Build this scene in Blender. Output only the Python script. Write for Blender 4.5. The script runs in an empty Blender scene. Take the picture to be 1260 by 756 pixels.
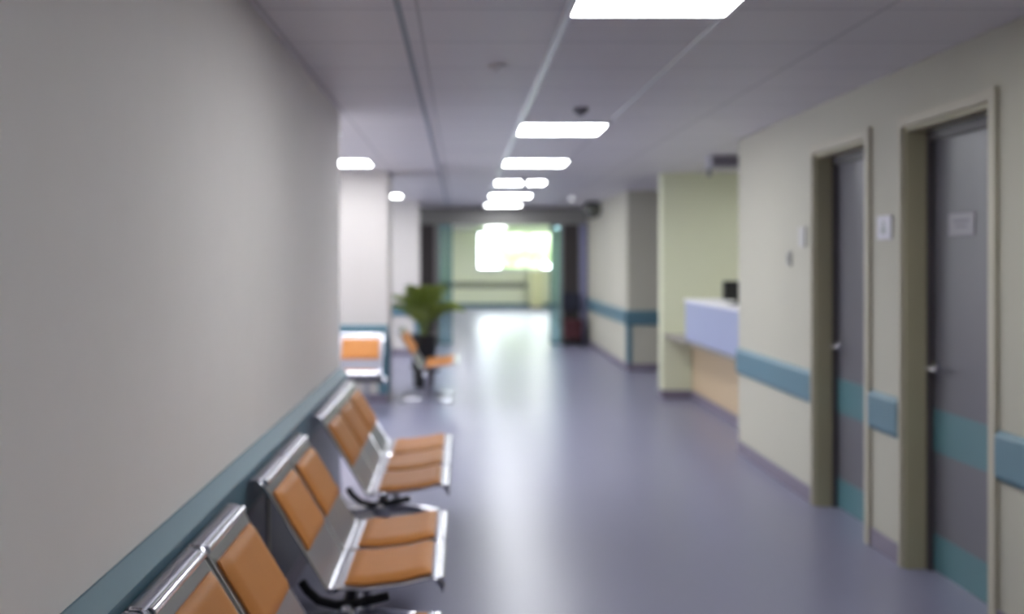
import bpy, bmesh, math, random
from mathutils import Vector, Matrix
S = bpy.context.scene
COL = S.collection
random.seed(4)

# ---------------------------------------------------------------- camera
cam_d = bpy.data.cameras.new('camera')
cam = bpy.data.objects.new('camera', cam_d)
COL.objects.link(cam)
cam.location = (0, 0, 1.55)
cam.rotation_euler = (math.radians(90), 0, 0)
cam_d.sensor_width = 36
cam_d.lens = 36
cam_d.shift_x = 62 / 1260
cam_d.shift_y = -58 / 1260
cam_d.clip_end = 200
cam_d.clip_start = 0.02
cam_d.dof.use_dof = True
cam_d.dof.focus_distance = 1.85
cam_d.dof.aperture_fstop = 2.0
cam_d.dof.aperture_blades = 0
S.camera = cam

# ---------------------------------------------------------------- view, world, light levels
S.view_settings.view_transform = 'Standard'
S.view_settings.look = 'None'
S.view_settings.gamma = 1
S.view_settings.use_curve_mapping = False
S.view_settings.exposure = 0.9
PANEL = 13.0          # emission of the ceiling panels
SKY = 9.0
W = bpy.data.worlds.new('sky')
S.world = W
W.use_nodes = True
bg = W.node_tree.nodes['Background']
bg.inputs[0].default_value = (0.86, 0.93, 1.0, 1)
bg.inputs[1].default_value = SKY

def portal(name, loc, rot, sx, sy):
    d = bpy.data.lights.new(name, 'AREA')
    d.shape = 'RECTANGLE'; d.size = sx; d.size_y = sy
    d.cycles.is_portal = True
    o = bpy.data.objects.new(name, d); COL.objects.link(o)
    o.location = loc; o.rotation_euler = rot
portal('sky_portal', (-5.02, 12.0, 1.6), (0, math.radians(-90), 0), 1.5, 8.2)
portal('sky_portal', (1.72, 33.05, 1.85), (math.radians(-90), 0, 0), 2.5, 1.3)

# ---------------------------------------------------------------- materials
MATS = {}
def mat(name, col, rough=0.6, metal=0.0, noise=0.0, nscale=20.0, bump=0.0, spec=0.5, coat=0.0, emit=None, alpha=None):
    if name in MATS: return MATS[name]
    m = bpy.data.materials.new(name); m.use_nodes = True
    nt = m.node_tree; b = nt.nodes['Principled BSDF']
    c = tuple(x / 255 for x in col)
    c = tuple(x / 12.92 if x < 0.04045 else ((x + 0.055) / 1.055) ** 2.4 for x in c) + (1,)
    b.inputs['Base Color'].default_value = c
    b.inputs['Roughness'].default_value = rough
    b.inputs['Metallic'].default_value = metal
    b.inputs['Specular IOR Level'].default_value = spec
    b.inputs['Coat Weight'].default_value = coat
    if emit:
        b.inputs['Emission Color'].default_value = (*emit[0], 1)
        b.inputs['Emission Strength'].default_value = emit[1]
    tc = nt.nodes.new('ShaderNodeTexCoord')
    n = nt.nodes.new('ShaderNodeTexNoise'); n.inputs['Scale'].default_value = nscale
    n.inputs['Detail'].default_value = 4
    nt.links.new(tc.outputs['Object'], n.inputs['Vector'])
    if noise:
        r = nt.nodes.new('ShaderNodeMix'); r.data_type = 'RGBA'
        r.inputs[6].default_value = tuple(x * (1 - noise) for x in c[:3]) + (1,)
        r.inputs[7].default_value = tuple(min(1, x * (1 + noise)) for x in c[:3]) + (1,)
        nt.links.new(n.outputs['Fac'], r.inputs[0])
        nt.links.new(r.outputs[2], b.inputs['Base Color'])
    if bump:
        bp = nt.nodes.new('ShaderNodeBump'); bp.inputs['Strength'].default_value = bump
        bp.inputs['Distance'].default_value = 0.01
        nt.links.new(n.outputs['Fac'], bp.inputs['Height'])
        nt.links.new(bp.outputs['Normal'], b.inputs['Normal'])
    MATS[name] = m
    return m

def glass_mat(name, tint, gloss=0.12, rough=0.02):
    m = bpy.data.materials.new(name); m.use_nodes = True
    nt = m.node_tree; nt.nodes.clear()
    out = nt.nodes.new('ShaderNodeOutputMaterial')
    mx = nt.nodes.new('ShaderNodeMixShader'); mx.inputs[0].default_value = gloss
    t = nt.nodes.new('ShaderNodeBsdfTransparent'); t.inputs[0].default_value = (*tint, 1)
    g = nt.nodes.new('ShaderNodeBsdfGlossy'); g.inputs['Roughness'].default_value = rough
    nt.links.new(t.outputs[0], mx.inputs[1]); nt.links.new(g.outputs[0], mx.inputs[2])
    nt.links.new(mx.outputs[0], out.inputs[0])
    return m

M_wall = mat('wall_paint_cream', (176, 173, 160), 0.7, noise=0.02, nscale=6, bump=0.03)
M_wallL = mat('wall_paint_warm_grey', (233, 228, 225), 0.65, noise=0.02, nscale=6, bump=0.03)
M_wallW = mat('wall_paint_white', (192, 187, 184), 0.7, noise=0.02, nscale=6)
M_green = mat('wall_paint_pale_green', (206, 208, 182), 0.7, noise=0.02, nscale=6)
M_green2 = mat('wall_paint_sage', (228, 232, 208), 0.7, noise=0.02, nscale=6)
M_peach = mat('peach_laminate', (186, 164, 134), 0.5, noise=0.03, nscale=9)
M_teal = mat('teal_vinyl', (82, 116, 131), 0.45, noise=0.03, nscale=30)
M_base = mat('purple_grey_vinyl', (116, 108, 124), 0.45, noise=0.04, nscale=30)
M_casing = mat('casing_paint_beige', (176, 170, 154), 0.5, noise=0.02)
M_jamb = mat('jamb_paint_olive', (166, 160, 134), 0.5, noise=0.02)
M_leaf = mat('door_laminate_mauve_grey', (98, 96, 104), 0.35, noise=0.02, nscale=8)
M_leafdark = mat('door_edge_dark', (70, 66, 70), 0.5)
M_leafteal = mat('door_band_teal', (76, 116, 124), 0.35, noise=0.02, nscale=8)
M_chrome = mat('polished_steel', (232, 233, 240), 0.14, metal=1.0, noise=0.03, nscale=60)
M_steel = mat('brushed_steel', (158, 158, 168), 0.3, metal=1.0, noise=0.06, nscale=90)
M_black = mat('black_steel', (22, 22, 26), 0.35, noise=0.05)
M_tan = mat('tan_leather', (188, 124, 64), 0.5, noise=0.06, nscale=14, bump=0.08, spec=0.3)
M_white = mat('white_plastic', (225, 224, 228), 0.4, noise=0.01)
M_grey = mat('grey_plastic', (120, 118, 126), 0.5, noise=0.02)
M_dgrey = mat('dark_grey_plastic', (62, 60, 66), 0.5, noise=0.02)
M_part = mat('partition_dark_olive_grey', (124, 122, 120), 0.5, noise=0.04, nscale=8)
M_dark = mat('dark_brown_panel', (48, 42, 42), 0.4, noise=0.05, nscale=8)
M_lav = mat('lavender_laminate', (150, 157, 188), 0.35, noise=0.02, nscale=8)
M_red = mat('dark_red_fabric', (70, 28, 36), 0.8, noise=0.1, nscale=40)
M_navy = mat('navy_fabric', (30, 32, 48), 0.8, noise=0.1, nscale=40)
M_pot = mat('black_pot_glaze', (18, 18, 20), 0.4, noise=0.05)
M_soil = mat('potting_soil', (52, 40, 30), 0.95, noise=0.3, nscale=60, bump=0.5)
M_leafg = mat('palm_leaf_green', (118, 134, 56), 0.5, noise=0.25, nscale=12)
M_stem = mat('palm_stem_green', (96, 112, 52), 0.5, noise=0.2, nscale=12)
M_tree = mat('tree_foliage', (172, 180, 152), 0.8, noise=0.35, nscale=2.5)
M_grass = mat('lawn', (120, 145, 80), 0.9, noise=0.25, nscale=1.5)
M_yellow = mat('yellow_green_laminate', (214, 214, 170), 0.5, noise=0.03)
M_print = mat('printed_grey', (116, 113, 122), 0.6, noise=0.02)
M_lamp = mat('panel_diffuser', (240, 240, 240), 0.4, emit=((0.965, 0.985, 1.0), PANEL))
M_frame = mat('white_metal_frame', (215, 215, 218), 0.4, noise=0.01)
M_tbar = mat('ceiling_rail_pale', (242, 246, 250), 0.25, noise=0.02)
M_gro = mat('ceiling_groove_dark', (150, 156, 166), 0.6, noise=0.02)
M_glass = glass_mat('clear_glass', (0.97, 0.99, 0.98), 0.06)
M_dimglass = glass_mat('dimming_grey_glass', (0.78, 0.77, 0.76), 0.06, 0.3)  # grey tint dims the daylight through the added waiting room window
M_tglass = glass_mat('teal_glass', (0.58, 0.74, 0.78), 0.18, 0.15)

def ceiling_mat():
    m = mat('ceiling_tile', (212, 208, 211), 0.45, noise=0.0, spec=0.4)
    nt = m.node_tree; b = nt.nodes['Principled BSDF']
    tc = nt.nodes.new('ShaderNodeTexCoord')
    mp = nt.nodes.new('ShaderNodeMapping'); mp.inputs['Location'].default_value = (-0.43, -0.35, 0)
    br = nt.nodes.new('ShaderNodeTexBrick')
    br.offset = 0; br.squash = 1
    br.inputs['Scale'].default_value = 1.0
    br.inputs['Brick Width'].default_value = 0.6
    br.inputs['Row Height'].default_value = 0.6
    br.inputs['Mortar Size'].default_value = 0.009
    br.inputs['Mortar Smooth'].default_value = 0.3
    base = b.inputs['Base Color'].default_value
    br.inputs['Color1'].default_value = base
    br.inputs['Color2'].default_value = (base[0]*0.95, base[1]*0.95, base[2]*0.96, 1)
    br.inputs['Mortar'].default_value = (base[0]*0.68, base[1]*0.68, base[2]*0.7, 1)
    nt.links.new(tc.outputs['Object'], mp.inputs[0]); nt.links.new(mp.outputs[0], br.inputs[0])
    nt.links.new(br.outputs['Color'], b.inputs['Base Color'])
    return m
M_ceil = ceiling_mat()

def floor_mat():
    m = mat('floor_vinyl_purple_grey', (130, 130, 152), 0.27, spec=0.5, coat=0.0)
    nt = m.node_tree; b = nt.nodes['Principled BSDF']
    tc = nt.nodes.new('ShaderNodeTexCoord')
    n1 = nt.nodes.new('ShaderNodeTexNoise'); n1.inputs['Scale'].default_value = 70; n1.inputs['Detail'].default_value = 3
    n2 = nt.nodes.new('ShaderNodeTexNoise'); n2.inputs['Scale'].default_value = 1.7; n2.inputs['Detail'].default_value = 5
    for n in (n1, n2): nt.links.new(tc.outputs['Object'], n.inputs['Vector'])
    base = tuple(b.inputs['Base Color'].default_value)
    mx = nt.nodes.new('ShaderNodeMix'); mx.data_type = 'RGBA'
    mx.inputs[6].default_value = tuple(x * 0.93 for x in base[:3]) + (1,)
    mx.inputs[7].default_value = tuple(x * 1.07 for x in base[:3]) + (1,)
    nt.links.new(n1.outputs['Fac'], mx.inputs[0])
    nt.links.new(mx.outputs[2], b.inputs['Base Color'])
    mr = nt.nodes.new('ShaderNodeMapRange')
    mr.inputs['To Min'].default_value = 0.29; mr.inputs['To Max'].default_value = 0.32
    nt.links.new(n2.outputs['Fac'], mr.inputs['Value']); nt.links.new(mr.outputs[0], b.inputs['Roughness'])
    return m
M_floor = floor_mat()

# ---------------------------------------------------------------- helpers
def box(bm, a, b):
    (x0, y0, z0), (x1, y1, z1) = a, b
    v = [bm.verts.new(p) for p in ((x0,y0,z0),(x1,y0,z0),(x1,y1,z0),(x0,y1,z0),(x0,y0,z1),(x1,y0,z1),(x1,y1,z1),(x0,y1,z1))]
    for f in ((0,3,2,1),(4,5,6,7),(0,1,5,4),(1,2,6,5),(2,3,7,6),(3,0,4,7)):
        bm.faces.new([v[i] for i in f])
    return v

def tube(bm, pts, r, seg=12, cap=True):
    pts = [Vector(p) for p in pts]
    rings = []
    for i, p in enumerate(pts):
        if i == 0: t = pts[1] - p
        elif i == len(pts) - 1: t = p - pts[i-1]
        else: t = (pts[i+1] - p).normalized() + (p - pts[i-1]).normalized()
        t.normalize()
        up = Vector((0, 1, 0)) if abs(t.y) < 0.8 else Vector((0, 0, 1))
        u = t.cross(up).normalized(); w = t.cross(u).normalized()
        rr = r[i] if isinstance(r, (list, tuple)) else r
        rings.append([bm.verts.new(p + u * math.cos(a) * rr + w * math.sin(a) * rr)
                      for a in (2 * math.pi * k / seg for k in range(seg))])
    for a, b in zip(rings, rings[1:]):
        for k in range(seg):
            bm.faces.new((a[k], a[(k+1) % seg], b[(k+1) % seg], b[k]))
    if cap:
        bm.faces.new(rings[0][::-1]); bm.faces.new(rings[-1])

def lathe(bm, prof, centre=(0, 0, 0), seg=32, axis='z'):
    rings = []
    for r, h in prof:
        ring = []
        for k in range(seg):
            a = 2 * math.pi * k / seg
            c, s = math.cos(a) * r, math.sin(a) * r
            p = {'z': (c, s, h), 'y': (c, h, s), 'x': (h, c, s)}[axis]
            ring.append(bm.verts.new(Vector(p) + Vector(centre)))
        rings.append(ring)
    for a, b in zip(rings, rings[1:]):
        for k in range(seg):
            bm.faces.new((a[k], a[(k+1) % seg], b[(k+1) % seg], b[k]))
    bm.faces.new(rings[0]); bm.faces.new(rings[-1])

def prism(bm, poly, y0, y1):
    """poly = (x, z) outline, extruded along y"""
    a = [bm.verts.new((x, y0, z)) for x, z in poly]
    b = [bm.verts.new((x, y1, z)) for x, z in poly]
    n = len(poly)
    for i in range(n):
        bm.faces.new((a[i], a[(i+1) % n], b[(i+1) % n], b[i]))
    bm.faces.new(a[::-1]); bm.faces.new(b)

def strip_outline(pts, t0, t1):
    """outline of a band lying between offsets t0 and t1 along the normals of a centre line"""
    P = [Vector(p) for p in pts]
    N = []
    for i in range(len(P)):
        d = P[min(i+1, len(P)-1)] - P[max(i-1, 0)]
        d.normalize(); N.append(Vector((-d.y, d.x)))
    lo = [tuple(P[i] + N[i] * t0) for i in range(len(P))]
    hi = [tuple(P[i] + N[i] * t1) for i in range(len(P))]
    return lo + hi[::-1]

def obj(name, bm, m, parent=None, bevel=0.0, smooth=False, seg=2):
    bmesh.ops.recalc_face_normals(bm, faces=bm.faces)
    me = bpy.data.meshes.new(name); bm.to_mesh(me); bm.free()
    me.materials.append(m)
    o = bpy.data.objects.new(name, me); COL.objects.link(o)
    if parent: o.parent = parent
    if bevel:
        md = o.modifiers.new('edge_round', 'BEVEL'); md.width = bevel; md.segments = seg
        md.limit_method = 'ANGLE'; md.angle_limit = math.radians(40)
    if smooth or bevel:
        for p in me.polygons: p.use_smooth = True
        me.set_sharp_from_angle(angle=math.radians(40)) if hasattr(me, 'set_sharp_from_angle') else None
    return o

def boxes(name, bs, m, parent=None, bevel=0.0):
    bm = bmesh.new()
    for a, b in bs: box(bm, a, b)
    return obj(name, bm, m, parent, bevel)

def empty(name, loc=(0, 0, 0), rz=0):
    o = bpy.data.objects.new(name, None); COL.objects.link(o)
    o.location = loc; o.rotation_euler = (0, 0, rz); o.empty_display_size = 0.1
    return o

def tag(o, label, cat, group=None):
    o['label'] = label; o['category'] = cat
    if group: o['group'] = group
    return o

def struct(o, label=None):
    o['kind'] = 'structure'
    if label: o['label'] = label
    return o

def copy_tree(o, parent=None):
    c = o.copy(); COL.objects.link(c); c.parent = parent
    for ch in [x for x in o.children]: copy_tree(ch, c)
    return c

# ---------------------------------------------------------------- the shell
H = 2.518
XL, XR = -0.80, 2.23
ZL, ZR = 6.72, 8.24
Y0, Y1 = -5.0, 33.0
struct(boxes('floor', [((-5.3, Y0 - .2, -0.2), (5.3, Y1 + .2, 0))], M_floor), 'glossy purple-grey vinyl floor of the corridor')
struct(boxes('ceiling', [((-5.3, Y0 - .2, H), (5.3, Y1 + .2, H + 0.2))], M_ceil), 'grey tiled suspended ceiling')
struct(boxes('wall_left', [((XL - .16, Y0, 0), (XL, ZL, H))], M_wallL), 'plain warm grey wall behind the row of benches')
struct(boxes('wall_waiting_near', [((-5.0, ZL - .16, 0), (XL - .16, ZL, H))], M_wallL))
struct(boxes('wall_back', [((XL - .16, Y0 - .2, 0), (XR + .24, Y0, H))], M_wall))

D = [(5.62, 6.46), (4.30, 5.155)]       # door openings (y range), far door then near door
DT = 2.217
segs = []
ys = [Y0, D[1][0], D[1][1], D[0][0], D[0][1], ZR]
for i in (0, 2, 4): segs.append(((XR, ys[i], 0), (XR + .24, ys[i+1], H)))
for a, b in D: segs.append(((XR, a, DT), (XR + .24, b, H)))
struct(boxes('wall_right', segs, M_wall), 'cream wall with two doors')
struct(boxes('wall_reception_near', [((XR + .24, ZR - .2, 0), (5.0, ZR, H))], M_green))
struct(boxes('wall_reception_back', [((5.0, ZR - .2, 0), (5.2, 11.6, H))], M_green))
struct(boxes('wall_reception_far', [((XR + .005, 11.4, 0), (5.0, 11.6, H))], M_green), 'pale green wall beyond the reception counter')
struct(boxes('wall_side_passage', [((5.0, 11.6, 0), (5.2, 14.3, H))], M_wall))
struct(boxes('wall_facing', [((2.315, 14.3, 0), (5.2, 14.5, H))], M_wall), 'greyish cream wall facing the camera')
struct(boxes('wall_right_far', [((2.315, 14.5, 0), (2.515, 18.8, H))], M_wall))
struct(boxes('wall_waiting_far', [((-5.0, 18.8, 0), (-0.79, 18.98, H))], M_wallW))
# waiting room outer wall with an unseen long window added for daylight
WZ0, WZ1, WH0, WH1 = 8.0, 16.0, 0.9, 2.3
struct(boxes('wall_waiting_outer', [((-5.2, ZL - .16, 0), (-5.0, WZ0, H)), ((-5.2, WZ1, 0), (-5.0, 18.98, H)),
    ((-5.2, WZ0, 0), (-5.0, WZ1, WH0)), ((-5.2, WZ0, WH1), (-5.0, WZ1, H))], M_wallW))
struct(boxes('trim_shade_panel', [((XL, Y0, .10), (XL + .006, ZL, .64))], mat('shade_slate_grey', (98, 98, 112), .4, noise=.03)), 'slate grey panel added to deepen the shade on the lower wall behind the benches')  # dark sheet added to darken the shaded wall below the rail
struct(boxes('trim_pale_strip', [((XL + .006, 4.18, .10), (XL + .012, 4.23, .64))], M_casing))
w = struct(empty('window_added', (-5.1, 12, WH0)))
boxes('window_frame', [((-.03, -4, 0), (.03, 4, .05)), ((-.03, -4, 1.35), (.03, 4, 1.4))] +
      [((-.03, y - .03, .05), (.03, y + .03, 1.35)) for y in (-3.97, -2, 0, 2, 3.97)], M_frame, w)
boxes('window_pane', [((-.006, -3.94, .05), (.0, 3.94, 1.35))], M_dimglass, w)
# corner columns on the left
struct(boxes('wall_column_near', [((-1.75, 11.1, 0), (XL, 11.75, H))], M_wallW), 'white square column behind the frontal bench')
struct(boxes('wall_column_far', [((-1.55, 16.7, 0), (-0.70, 17.4, H))], M_wallW), 'white square column farther back')

# far room
struct(boxes('wall_far_left', [((-2.2, 18.98, 0), (-2.0, Y1, H))], M_green2))
struct(boxes('wall_far_right', [((3.6, 18.98, 0), (3.8, Y1, H))], M_green2))
FX0, FX1, FH0, FH1 = 0.50, 2.92, 1.24, 2.45
struct(boxes('wall_far_end', [((-2.2, Y1, 0), (FX0, Y1 + .2, H)), ((FX1, Y1, 0), (3.8, Y1 + .2, H)),
    ((FX0, Y1, 0), (FX1, Y1 + .2, FH0)), ((FX0, Y1, FH1), (FX1, Y1 + .2, H))], M_green2), 'sage green wall of the far room')
w = struct(empty('window_2', ((FX0 + FX1) / 2, Y1 + .1, FH0)), 'bright window at the far end')
hw = (FX1 - FX0) / 2; hh = FH1 - FH0
boxes('window_frame', [((-hw, -.03, 0), (hw, .03, .05)), ((-hw, -.03, hh - .05), (hw, .03, hh))] +
      [((x - .03, -.03, .05), (x + .03, .03, hh - .05)) for x in (-hw + .03, -hw / 3, hw / 3, hw - .03)], M_frame, w)
boxes('window_pane', [((-hw + .06, -.003, .05), (hw - .06, .003, hh - .05))], M_glass, w)
boxes('window_sill', [((-hw - .05, -.2, -.03), (hw + .05, -.04, 0.0))], M_frame, w, 0.005)

# partition with the glass entrance at y = 18.8
PY = 18.8
struct(boxes('wall_partition', [((-.79, PY, 2.2), (2.515, PY + .18, H)), ((-.79, PY, 0), (-.42, PY + .18, 2.2)),
    ((1.83, PY, 0), (1.87, PY + .18, 2.2)), ((2.16, PY, 0), (2.515, PY + .18, 2.2))], M_part), 'dark grey partition around the glass entrance')
struct(boxes('wall_partition_return', [((2.515, PY, 0), (3.8, PY + .18, H)), ((-2.2, PY+.18, 0), (-.79, PY + .2, H))], M_part))

# ---------------------------------------------------------------- rails, guards, skirting
def rail_profile(side):
    pts = [(0, .845), (.006, .845), (.056, .806), (.042, .668), (.03, .64), (0, .64)] if side > 0 else [(0, .845), (.008, .845), (.024, .82), (.024, .662), (.014, .64), (0, .64)]
    return [(side * x, z) for x, z in pts]
TR = [0]
def trim(bm, m, label=None):
    TR[0] += 1
    return struct(obj('trim_%d' % TR[0], bm, m), label)
def rail_y(x, side, y0, y1, label=None):
    bm = bmesh.new(); prism(bm, [(x + a, z) for a, z in rail_profile(side)], y0, y1); trim(bm, M_teal, label)
def rail_x(y, x0, x1, label=None, m=None):
    bm = bmesh.new(); pr = rail_profile(1)
    a = [bm.verts.new((x0, y - d, z)) for d, z in pr]; b = [bm.verts.new((x1, y - d, z)) for d, z in pr]
    n = len(pr)
    for i in range(n): bm.faces.new((a[i], a[(i+1) % n], b[(i+1) % n], b[i]))
    bm.faces.new(a); bm.faces.new(b[::-1]); trim(bm, m or M_teal, label)
rail_y(XL, 1, Y0, ZL, 'teal bumper rail along the left wall')
rail_y(XR, -1, D[0][1] + .03, ZR, 'teal bumper rail between the far door and the reception opening')
rail_y(XR, -1, D[1][1] + .05, D[0][0] - .05, 'short teal bumper rail between the two doors')
rail_y(XR, -1, Y0, D[1][0] - .06, 'teal bumper rail at the right edge of the picture')
rail_y(2.315, -1, 14.3, 18.8, 'teal bumper rail on the far right wall')
rail_x(14.3, 2.28, 5.0, 'teal bumper rail on the wall facing the camera')
rail_x(11.1, -1.75, XL, 'teal rail on the near white column')
rail_x(16.7, -1.55, -.70)
rail_x(Y1, -2.0, 2.1, 'grey handrail under the far window', mat('far_rail_grey', (140, 142, 126), .5))
rail_x(18.8, -5.0, -.79)
def guard(x, y, w=.07):
    bm = bmesh.new(); box(bm, (x - w, y - .012, .10), (x + .012, y, .64)); box(bm, (x, y, .10), (x + .012, y + w, .64)); trim(bm, M_teal)
guard(XL, 11.1, .10); guard(-.70, 16.7)
bm = bmesh.new(); box(bm, (2.303, 14.288, .10), (2.375, 14.3, .64)); box(bm, (2.303, 14.3, .10), (2.315, 14.37, .64)); trim(bm, M_teal, 'teal corner guard')
BB = [0]
def skirt(name, a, b):
    struct(boxes(name, [(a, b)], M_base, None, 0.002))
skirt('baseboard_left', (XL, Y0, 0), (XL + .012, ZL, .10))
skirt('baseboard_right', (XR - .012, D[0][1] + .03, 0), (XR, ZR, .10))
skirt('baseboard_right_middle', (XR - .012, D[1][1] + .04, 0), (XR, D[0][0] - .04, .10))
skirt('baseboard_right_near', (XR - .012, Y0, 0), (XR, D[1][0] - .05, .10))
skirt('baseboard_reception', (XR - .007, 11.388, 0), (2.55, 11.4, .10))
skirt('baseboard_reception_end', (XR - .007, 11.4, 0), (XR + .005, 11.6, .10))
skirt('baseboard_facing', (2.303, 14.288, 0), (5.0, 14.3, .10))
skirt('baseboard_right_far', (2.303, 14.3, 0), (2.315, 18.8, .10))
skirt('baseboard_column_near', (-1.75, 11.088, 0), (XL, 11.1, .10))
skirt('baseboard_column_far', (-1.55, 16.688, 0), (-.70, 16.7, .10))
struct(boxes('baseboard_far', [((-2.0, Y1 - .012, 0), (3.6, Y1, .15))], M_teal))

# ceiling rails
struct(boxes('trim_ceiling_rail', [((.398, 1.0, H - .012), (.43, PY, H))], M_tbar), 'pale ceiling rail beside the light panels')
struct(boxes('trim_ceiling_rail_right', [((1.03, 1.0, H - .006), (1.045, 7.0, H))], M_tbar))
struct(boxes('trim_ceiling_groove', [((-.256, 0.5, H - .004), (-.230, PY, H))], M_gro), 'dark ceiling strip running down the corridor')

# ---------------------------------------------------------------- doors on the right
def door(n, y0, y1, hy, label, plate):
    d = struct(empty('door_%d' % n, (XR, (y0 + y1) / 2, 0)), label)
    h = (y1 - y0) / 2
    c = .055
    # casing: flat architrave proud of the wall, jamb: lining of the recess
    boxes('door_casing', [((-.022, -h - c, 0), (0, -h, DT + c)), ((-.022, h, 0), (0, h + .03, DT + c)), ((-.022, -h, DT), (0, h, DT + c))], M_casing, d, 0.003)
    boxes('door_jamb', [((-.002, h - .022, 0), (.21, h - .001, DT)), ((-.002, -h + .001, 0), (.21, -h + .022, DT))], M_jamb, d, 0.002)
    boxes('door_head', [((-.002, -h + .022, DT - .022), (.21, h - .022, DT - .001))], M_jamb, d, 0.002)
    boxes('door_stop', [((.098, h - .060, 0), (.122, h - .022, DT - .022)), ((.098, -h + .022, DT - .075), (.122, h - .060, DT - .022))], M_leafdark, d, 0.002)
    leaf = boxes('door_leaf', [((.123, -h + .024, .008), (.163, h - .024, DT - .024))], M_leaf, d, 0.002)
    boxes('push_band', [((.118, -h + .024, .60), (.1232, h - .062, .81))], M_leafteal, leaf)
    boxes('kick_plate', [((.118, -h + .024, .01), (.1232, h - .062, .19))], M_leafteal, leaf)
    bm = bmesh.new(); yy = h - .105
    lathe(bm, [(.001, .100), (.026, .100), (.026, .122), (.001, .122)], (0, yy, 1.02), 20, 'x')
    tube(bm, [(.105, yy, 1.02), (.066, yy, 1.02), (.058, yy - .012, 1.02), (.058, yy - .12, 1.015)], .011, 10)
    obj('door_handle', bm, M_chrome, leaf, 0, True)
    if plate:
        p = boxes('door_plate', [((.1175, plate[0], plate[1]), (.1228, plate[0] + .25, plate[1] + .105))], mat('door_plate_grey', (146, 142, 150), .5), leaf, 0.002)
        boxes('printed_line', [((.1165, plate[0] + .05, plate[1] + .062), (.1176, plate[0] + .20, plate[1] + .074)),
                               ((.1165, plate[0] + .07, plate[1] + .038), (.1176, plate[0] + .18, plate[1] + .048))], M_print, p)
    return d
door(1, *D[0], 0, 'far mauve-grey door with teal bands next to the reception wall', None)
door(2, *D[1], 0, 'near mauve-grey door with teal bands and a name plate', (-.04, 1.665))

def plate(name, y, z, w, h, m, label, cat, parts=True, t=.014):
    o = empty(name, (XR, y, z)); tag(o, label, cat)
    boxes('board', [((-t, -w/2, -h/2), (0, w/2, h/2))], m, o, 0.003)
    return o
s = plate('wall_sign', 5.38, 1.72,   .17, .125, mat('sign_pale', (204, 202, 212), .5), 'small white sign plate on the wall between the two doors', 'sign')
boxes('printed_mark', [((-.0155, -.03, -.035), (-.0138, .03, .005)), ((-.0155, -.016, .008), (-.0138, .016, .036))], mat('printed_pale', (160, 164, 166), .6), s)
s = plate('wall_sign', 6.68, 1.70, .12, .13, mat('pale_grey_plate', (182, 181, 180), .5), 'faint pale grey plate just left of the far door', 'sign')
s = plate('light_switch', 6.95, 1.56, .085, .10, mat('mid_grey_plate', (162, 161, 158), .5), 'small grey switch plate on the cream wall, lower left of the pale plate', 'switch')
boxes('rocker', [((-.019, -.022, -.03), (-.013, .022, .03))], mat('rocker_grey', (140, 139, 137), .5), s, 0.002)

# ---------------------------------------------------------------- ceiling things
def panel(x, y, label, group=None, first=[None]):
    if first[0] is None:
        t = empty('ceiling_light', (x, y, H))
        a = .30
        boxes('frame', [((-a - .02, -a - .02, -.014), (a + .02, -a, 0)), ((-a - .02, a, -.014), (a + .02, a + .02, 0)),
                        ((-a - .02, -a, -.014), (-a, a, 0)), ((a, -a, -.014), (a + .02, a, 0))], M_frame, t, 0.002)
        boxes('diffuser', [((-a, -a, -.010), (a, a, -.002))], M_lamp, t)
        first[0] = t
    else:
        t = copy_tree(first[0]); t.location = (x, y, H)
    return tag(t, label, 'ceiling light', group or 'square ceiling light panels')
panel(.73, 3.72, 'largest and nearest glowing square ceiling panel, cut by the top edge')
panel(.73, 7.53, 'glowing ceiling panel second from the front, behind the dark smoke detector')
panel(.73, 10.15, 'glowing ceiling panel third from the front in the corridor row')
panel(.73, 12.75, 'glowing ceiling panel fourth from the front, with the dark pendant below it')
panel(.73, 15.35, 'glowing ceiling panel fifth from the front in the corridor row')
panel(.73, 17.95, 'farthest glowing ceiling panel of the corridor row, right before the dark partition')
panel(-1.225, 7.53, 'waiting-area ceiling panel mostly hidden behind the end of the left wall')
panel(-1.21, 10.15, 'glowing ceiling panel above the near white column')
panel(-1.21, 15.35, 'small glowing ceiling panel above the far white column')
for y, w_ in ((8.2, 'nearest'), (11.2, 'middle'), (14.2, 'farthest')):
    panel(-3.1, y, w_ + ' ceiling panel deep in the waiting area, outside the picture')
panel(3.7, 9.6, 'ceiling panel inside the reception room, hidden from the corridor')
panel(-1.35, 30.2, 'hidden fill panel added in the far left corner of the far room')  # hidden corner panels, added to brighten the far room walls
panel(3.05, 30.2, 'hidden fill panel added in the far right corner of the far room')
panel(1.0, 30.2, 'ceiling panel in the far room right above the far window')
for y, w_ in ((20.6, 'just beyond the partition'), (23.4, 'in the middle of the far room'), (26.2, 'halfway to the far window')):  # pairs hidden by the header, added to brighten the far room
    panel(-.2, y, 'left hidden panel of the added fill pair ' + w_)
    panel(1.9, y, 'right hidden panel of the added fill pair ' + w_)
panel(.73, -.2, 'added fill panel straight above the camera, outside the picture')  # unseen fill light, added to brighten the near end

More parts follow.
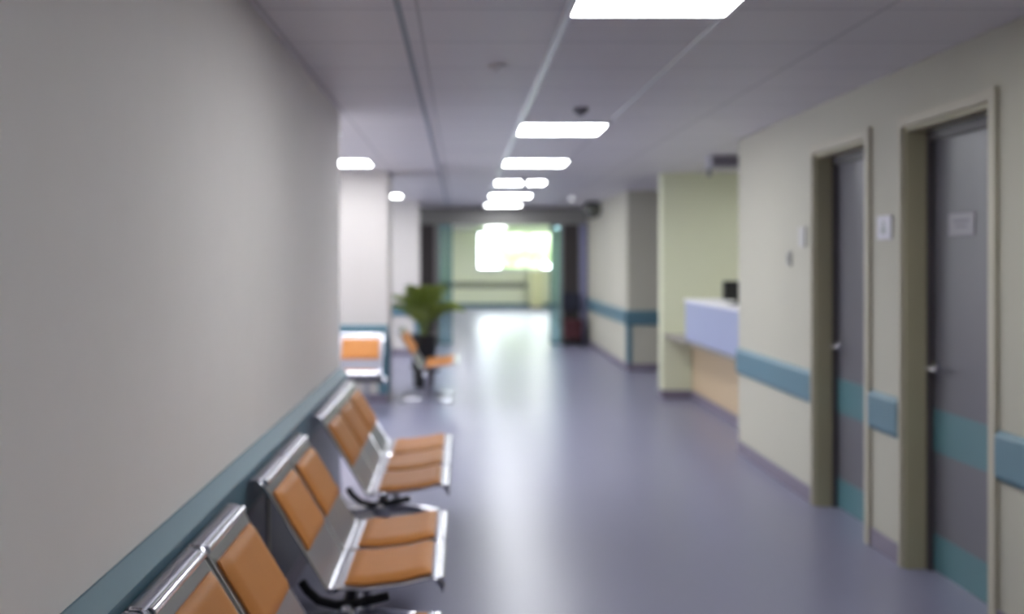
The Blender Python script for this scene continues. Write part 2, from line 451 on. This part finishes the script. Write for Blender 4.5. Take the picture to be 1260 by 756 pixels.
def ceiling_disc(name, x, y, r, d, m, label, cat, m2=None):
    t = empty(name, (x, y, H)); tag(t, label, cat)
    bm = bmesh.new(); lathe(bm, [(r, 0), (r, -d * .35), (r * .8, -d * .8), (r * .45, -d)], seg=24); obj('housing', bm, m, t, 0, True)
    bm = bmesh.new(); lathe(bm, [(r * .40, -d), (r * .40, -d - .008), (r * .2, -d - .014)], seg=20); obj('sensor_tip', bm, m2 or m, t, 0, True)
    return t
ceiling_disc('smoke_detector', .757, 6.52, .052, .04, M_grey, 'dark round smoke detector on the ceiling just before the second light panel', 'smoke detector', M_grey)
ceiling_disc('ceiling_sensor', .18, 5.1, .045, .022, M_white, 'small white disc on the ceiling between the dark strip and the pale rail', 'sensor')
ceiling_disc('ceiling_downlight', 1.68, 15.6, .06, .04, M_white, 'small pale round fitting on the ceiling at the right, near the partition', 'ceiling fitting', mat('fitting_lens', (220, 220, 224), .2, emit=((1, 1, 1), 1.6)))
t = ceiling_disc('sprinkler_head', .76, 12.3, .045, .09, M_dgrey, 'tiny dark pendant hanging in front of the fourth light panel', 'sprinkler')

t = tag(empty('ceiling_box', (2.47, 9.55, H)), 'dark grey box fixed under the ceiling by the reception opening', 'ceiling box')
boxes('housing', [((-.17, -.12, -.115), (.30, .12, -.0))], mat('box_grey', (150, 148, 156), .5), t, 0.008)
boxes('grille', [((-.15, -.124, -.10), (.28, -.119, -.02))], mat('grille_mauve_grey', (112, 106, 122), .5), t)
boxes('bracket', [((-.172, .0, -.19), (-.14, .05, -.115))], M_grey, t, .003)

t = tag(empty('convex_mirror', (2.17, 17.0, 2.385)), 'round dark-rimmed convex mirror high on the right before the dark partition', 'mirror')
bm = bmesh.new(); lathe(bm, [(.120, -.004), (.150, -.010), (.155, 0), (.150, .03), (.05, .05)], axis='y', seg=40); obj('rim', bm, M_dgrey, t, 0, True)
bm = bmesh.new(); lathe(bm, [(.122, -.004), (.10, -.016), (.07, -.026), (.03, -.032), (.004, -.033)], axis='y', seg=40); obj('dome', bm, mat('mirror_dome', (120, 122, 116), .25, metal=.8), t, 0, True)
bm = bmesh.new(); tube(bm, [(.0, .045, 0), (.06, .09, 0), (.144, .09, 0)], .012, 10); obj('wall_arm', bm, M_dgrey, t, 0, True)

# ---------------------------------------------------------------- partition fittings
t = tag(empty('glass_door', (-.30, PY + .06, 0)), 'teal glass panel at the left side of the far entrance', 'glass door')
def gdoor(t, w0, w1):
    boxes('glass', [((w0 + .025, -.006, .05), (w1 - .025, .006, 2.15))], M_tglass, t)
    boxes('frame', [((w0, -.02, 0), (w0 + .025, .02, 2.2)), ((w1 - .025, -.02, 0), (w1, .02, 2.2)),
                    ((w0 + .025, -.02, 0), (w1 - .025, .02, .05)), ((w0 + .025, -.02, 2.15), (w1 - .025, .02, 2.2))], M_leafteal, t, .003)
gdoor(t, -.12, .13)
t = tag(empty('glass_door', (1.73, PY + .06, 0)), 'teal glass panel at the right side of the far entrance', 'glass door')
gdoor(t, -.10, .10)
struct(boxes('door_3', [((1.875, PY + .05, 0), (2.155, PY + .10, 2.2))], M_dark), 'dark panel right of the far entrance')
struct(boxes('door_4', [((-.78, PY - .03, 0), (-.50, PY - .001, 2.2))], M_dark), 'dark panel left of the far entrance')
struct(boxes('door_5', [((2.17, PY - .035, 0), (2.30, PY - .001, 2.2))], mat('lavender_grey_door', (120, 120, 150), .5), ), 'narrow lavender-grey strip beside the dark panel')
# dark chair in front of the dark panel
t = tag(empty('upholstered_chair', (2.0, PY - .34, 0)), 'dark chair with navy back and red seat beside the far entrance', 'chair')
boxes('backrest', [((-.16, .18, .62), (.16, .23, .95))], M_navy, t, .02)
boxes('seat', [((-.17, -.20, .40), (.17, .22, .47))], M_red, t, .02)
boxes('apron', [((-.15, -.18, .14), (.15, .20, .40))], M_red, t, .01)
for a in (-.14, .14):
    for b in (-.17, .19):
        boxes('leg', [((a - .015, b - .015, 0), (a + .015, b + .015, .15 if b < 0 else .15))], M_black, t)
for a in (-.115, .115): boxes('upright', [((a - .015, .19, .46), (a + .015, .22, .63))], M_black, t)

t = tag(empty('storage_cabinet', (2.38, 32.7, 0)), 'tall narrow yellow-green cabinet under the right part of the far window', 'cabinet')
boxes('body', [((-.20, -.22, .06), (.20, .22, 1.20))], M_yellow, t, .006)
boxes('plinth', [((-.18, -.19, 0), (.18, .20, .06))], M_base, t)
boxes('cabinet_door', [((-.19, -.236, .08), (-.005, -.221, 1.18))], M_yellow, t, .003)
boxes('cabinet_door', [((.005, -.236, .08), (.19, -.221, 1.18))], M_yellow, t, .003)

# ---------------------------------------------------------------- reception
t = tag(empty('reception_counter', (2.25, 9.28, 0)), 'reception counter with a lavender upper front, pale top and peach base', 'counter')
boxes('front_panel', [((0, -1.02, .75), (.03, 1.02, 1.13))], M_lav, t, .004)
boxes('countertop', [((-.012, -1.03, 1.13), (.34, 1.03, 1.16))], M_white, t, .005)
boxes('support_panel', [((.03, 1.0, .72), (.32, 1.03, 1.13))], M_lav, t, .003)
boxes('base_panel', [((.31, -1.02, .10), (.34, 2.105, .70))], M_peach, t, .003)
boxes('plinth', [((.30, -1.02, 0), (.34, 2.105, .10))], M_base, t, .002)
boxes('worktop', [((.0, 1.03, .70), (.31, 2.105, .725)), ((.34, -1.02, .70), (1.0, 2.105, .725)), ((.31, -1.02, .70), (.34, 2.105, .725)), ((.03, -1.02, .70), (.31, 1.03, .725))], mat('grey_worktop', (150, 144, 140), .5), t)
boxes('drawer_unit', [((.50, -.95, .0), (.98, -.45, .70))], M_peach, t, .004)

t = tag(empty('desk_monitor', (2.435, 8.98, 1.16), math.radians(90)), 'small dark screen standing on the end of the reception counter', 'monitor')
boxes('screen', [((-.035, -.12, .04), (.0, .14, .20))], M_black, t, .006)
boxes('bezel', [((.0, -.125, .045), (.012, .145, .205))], M_black, t, .004)
boxes('stand', [((-.03, -.02, .012), (-.005, .04, .06))], M_black, t, .002)
boxes('foot', [((-.07, -.07, 0), (.06, .09, .012))], M_black, t, .004)

# ---------------------------------------------------------------- beam benches
BACKLINE = [(.343, .392), (.330, .400), (.312, .430), (.122, .742), (.108, .764), (.096, .777), (.084, .781), (.068, .781), (.060, .776)]
SEATLINE = [(.352, .388), (.362, .402), (.385, .404), (.46, .400), (.60, .418), (.690, .440), (.716, .440), (.732, .428), (.737, .408), (.733, .392)]
def sub(line, s0, s1, n=12):
    P = [Vector(p) for p in line]; L = [0]
    for a, b in zip(P, P[1:]): L.append(L[-1] + (b - a).length)
    out = []
    for k in range(n + 1):
        d = L[-1] * (s0 + (s1 - s0) * k / n)
        for i in range(len(P) - 1):
            if L[i+1] >= d - 1e-9:
                out.append(tuple(P[i].lerp(P[i+1], (d - L[i]) / (L[i+1] - L[i])))); break
    return out

def cushion(bm, line, t0, t1, y0, y1, edge=.016):
    """pad: rounded slab following a profile line; soft crown in both directions"""
    P = [Vector(p) for p in line]; n = len(P); m = 14
    N = []
    for i in range(n):
        d = P[min(i+1, n-1)] - P[max(i-1, 0)]; d.normalize(); N.append(Vector((-d.y, d.x)))
    top = []; bot = []
    for i in range(n):
        rt, rb = [], []
        u = i / (n - 1)
        for j in range(m + 1):
            v = j / m
            e = min(u * 1.0, 1 - u, v, 1 - v) * 2
            f = min(1, e * 5); f = math.sqrt(max(0, 1 - (1 - f) ** 2))
            tt = t0 + (t1 - t0) * (.35 + .65 * f)
            y = y0 + (y1 - y0) * v
            a = P[i] + N[i] * tt; b = P[i] + N[i] * t0
            rt.append(bm.verts.new((a.x, y, a.y))); rb.append(bm.verts.new((b.x, y, b.y)))
        top.append(rt); bot.append(rb)
    for i in range(n - 1):
        for j in range(m):
            bm.faces.new((top[i][j], top[i+1][j], top[i+1][j+1], top[i][j+1]))
            bm.faces.new((bot[i][j], bot[i][j+1], bot[i+1][j+1], bot[i+1][j]))
    for i in range(n - 1):
        bm.faces.new((top[i][0], bot[i][0], bot[i+1][0], top[i+1][0]))
        bm.faces.new((top[i][m], top[i+1][m], bot[i+1][m], bot[i][m]))
    for j in range(m):
        bm.faces.new((top[0][j], top[0][j+1], bot[0][j+1], bot[0][j]))
        bm.faces.new((top[n-1][j], bot[n-1][j], bot[n-1][j+1], top[n-1][j+1]))

def make_bench(nseats, pitch=.49):
    t = empty('waiting_bench')
    L = nseats * pitch
    g = .010
    for k in range(nseats):
        y0, y1 = k * pitch + g, (k + 1) * pitch - g
        bm = bmesh.new(); prism(bm, strip_outline(BACKLINE, -.004, .004), y0, y1)
        b = obj('backrest', bm, M_steel, t, .002)
        for yy in (y0 + .005, y1 - .005):
            bm = bmesh.new(); tube(bm, [(p[0], yy, p[1]) for p in sub(BACKLINE, 0.02, .98, 20)], .006, 8); obj('side_rim', bm, M_chrome, b, 0, True)
        bm = bmesh.new(); tube(bm, [(.112, y0 + .012, .768), (.112, y1 - .012, .768)], .0135, 12); obj('top_rim', bm, M_chrome, b, 0, True)
        bm = bmesh.new(); tube(bm, [(.338, y0, .395), (.338, y1, .395)], .011, 10); obj('bottom_rim', bm, M_chrome, b, 0, True)
        bm = bmesh.new(); cushion(bm, sub(BACKLINE, .32, .80), -.0045, -.026, y0 + .035, y1 - .035); obj('back_cushion', bm, M_tan, b, 0, True)
        bm = bmesh.new(); prism(bm, strip_outline(SEATLINE, -.004, .004), y0, y1)
        s = obj('seat', bm, M_steel, t, .002)
        for yy in (y0 + .005, y1 - .005):
            bm = bmesh.new(); tube(bm, [(p[0], yy, p[1]) for p in sub(SEATLINE, 0.02, .98, 20)], .006, 8); obj('side_rim', bm, M_chrome, s, 0, True)
        bm = bmesh.new(); tube(bm, [(.726, y0 + .006, .428), (.726, y1 - .006, .428)], .0185, 12); obj('front_rim', bm, M_chrome, s, 0, True)
        bm = bmesh.new(); tube(bm, [(.362, y0, .396), (.362, y1, .396)], .010, 10); obj('rear_rim', bm, M_chrome, s, 0, True)
        bm = bmesh.new(); cushion(bm, sub(SEATLINE, .10, .82), .0045, .027, y0 + .03, y1 - .03); obj('seat_cushion', bm, M_tan, s, 0, True)
    bm = bmesh.new(); tube(bm, [(.400, -.01, .325), (.400, L + .01, .325)], .026, 16); obj('beam', bm, M_dgrey, t, 0, True)
    for yy, sg in ((-.012, -1), (L + .012, 1)):
        bm = bmesh.new(); lathe(bm, [(.030, 0), (.030, .018 * sg), (.020, .028 * sg)], (.400, yy, .325), 20, 'y'); obj('beam_cap', bm, M_chrome, t, 0, True)
    # black seat brackets, one at each end of every seat
    for k in range(nseats + 1):
        yc = min(max(k * pitch, .035), L - .035)
        bm = bmesh.new()
        line = [(.240, .425), (.262, .392), (.300, .358), (.36, .342), (.44, .350), (.50, .364), (.545, .376)]
        P = strip_outline(line, -.017, .011); prism(bm, P, yc - .012, yc + .012)
        obj('bracket', bm, M_black, t, .004)
    for yc in (.16, L - .16) if nseats < 3 else (pitch * .55, L - pitch * .55):
        lg = empty('leg'); lg.parent = t
        bm = bmesh.new(); tube(bm, [(.400, yc, .31), (.400, yc, .055)], .022, 14)
        post = obj('post', bm, M_steel, lg, 0, True)
        bm = bmesh.new(); prism(bm, [(.10, .012), (.12, .034), (.36, .062), (.44, .062), (.66, .034), (.69, .012)], yc - .024, yc + .024)
        obj('foot_bar', bm, M_chrome, lg, .008)
        for x in (.13, .66):
            bm = bmesh.new(); lathe(bm, [(.020, 0), (.020, .014)], (x, yc, 0), 16); obj('floor_pad', bm, M_black, lg)
    return t
b2 = make_bench(2, .485)
b3 = make_bench(3, .495)
WX = XL
b3.location = (WX, 1.745, 0)
tag(b3, 'nearest tan cushioned steel bench against the left wall, cut by the bottom edge', 'bench', 'tan cushioned steel waiting benches')
b2.location = (WX, 3.555, 0)
tag(b2, 'two-seat tan cushioned steel bench between the nearest bench and the three-seat bench', 'bench', 'tan cushioned steel waiting benches')
o = copy_tree(b3); o.location = (WX, 5.02, 0)
tag(o, 'three-seat tan cushioned steel bench at the far end of the left wall', 'bench', 'tan cushioned steel waiting benches')
o = copy_tree(b2); o.location = (WX + .02, 10.92, 0)
tag(o, 'bench seen side-on in front of the potted palm', 'bench', 'tan cushioned steel waiting benches')
o = copy_tree(b2); o.location = (-1.775, 10.82, 0); o.rotation_euler = (0, 0, math.radians(-90))
tag(o, 'bench facing the camera in front of the near white column', 'bench', 'tan cushioned steel waiting benches')

# ---------------------------------------------------------------- palm
t = tag(empty('potted_palm', (-.46, 12.45, 0)), 'green palm in a tall black pot behind the side-on bench', 'potted plant')
bm = bmesh.new(); lathe(bm, [(.115, 0), (.12, .01), (.158, .60), (.165, .645), (.150, .645), (.145, .60)], seg=32); obj('pot', bm, M_pot, t, 0, True)
bm = bmesh.new(); lathe(bm, [(.144, .598), (.144, .618), (.08, .628)], seg=28); obj('soil', bm, M_soil, t, 0, True)
for k in range(26):
    a = k * 2.39996 + random.uniform(-.2, .2)
    reach = random.uniform(.26, .42) if k > 9 else random.uniform(.06, .2)
    rise = random.uniform(.46, .72) if k > 9 else random.uniform(.72, .86)
    dx, dy = math.cos(a), math.sin(a)
    P = []
    for i in range(13):
        s = i / 12
        P.append(Vector((dx * (.03 + reach * s ** 1.3), dy * (.03 + reach * s ** 1.3), .61 + rise * (1.55 * s - .85 * s * s) + .02)))
    bm = bmesh.new(); tube(bm, P, [.006 * (1 - .7 * i / 12) for i in range(13)], 6)
    fr = obj('frond_stem', bm, M_stem, t, 0, True)
    bm = bmesh.new()
    side = Vector((-dy, dx, 0))
    for i in range(3, 13):
        for q in (0, .5):
            if i == 12 and q: continue
            p = P[i].lerp(P[i+1], q) if i < 12 else P[i]
            tang = (P[min(i+1, 12)] - P[i-1]).normalized()
            ln = .16 * math.sin(math.pi * min(1, (i + q - 1.5) / 12)) + .05
            for sg in (-1, 1):
                d = (side * sg * .85 + tang * .75 + Vector((0, 0, -.25))).normalized()
                wv = tang * .011
                mid = p + d * ln * .45 + Vector((0, 0, .012)); tip = p + d * ln + Vector((0, 0, -.035))
                v = [bm.verts.new(x) for x in (p - wv * .4, mid - wv, tip, mid + wv, p + wv * .4)]
                w_ = [bm.verts.new(x.co + Vector((0, 0, .0015))) for x in v]
                bm.faces.new(v[::-1]); bm.faces.new(w_)
                for z in range(5): bm.faces.new((v[z], v[(z+1) % 5], w_[(z+1) % 5], w_[z]))
    obj('leaflets', bm, M_leafg, fr)

# ---------------------------------------------------------------- outside the far window
struct(boxes('ground_outside', [((-30, Y1 + .3, -.6), (30, 80, -.3))], M_grass))
for i, (x, y, r, h) in enumerate(((2.4, 42, 1.6, 2.2), (-1.6, 47, 2.0, 2.6), (5.2, 45, 1.8, 2.4))):
    t = tag(empty('garden_tree', (x, y, -.3)), ('leafy tree outside the middle of the far window', 'tree outside, left of the far window', 'tree outside, right of the far window')[i], 'tree', 'trees outside the far window')
    bm = bmesh.new(); tube(bm, [(0, 0, 0), (.04, .02, h * .5), (0, 0, h)], [.14, .10, .07], 10); obj('trunk', bm, M_dark, t, 0, True)
    bm = bmesh.new()
    for k in range(16):
        c = Vector((random.gauss(0, r * .4), random.gauss(0, r * .4), h + random.gauss(.3, r * .35)))
        mt = Matrix.Translation(c) @ Matrix.Scale(random.uniform(.35, .6) * r, 4)
        bmesh.ops.create_icosphere(bm, subdivisions=3, radius=1, matrix=mt)
    for v in bm.verts: v.co += Vector((random.gauss(0, .04), random.gauss(0, .04), random.gauss(0, .04)))
    obj('crown', bm, M_tree, t)
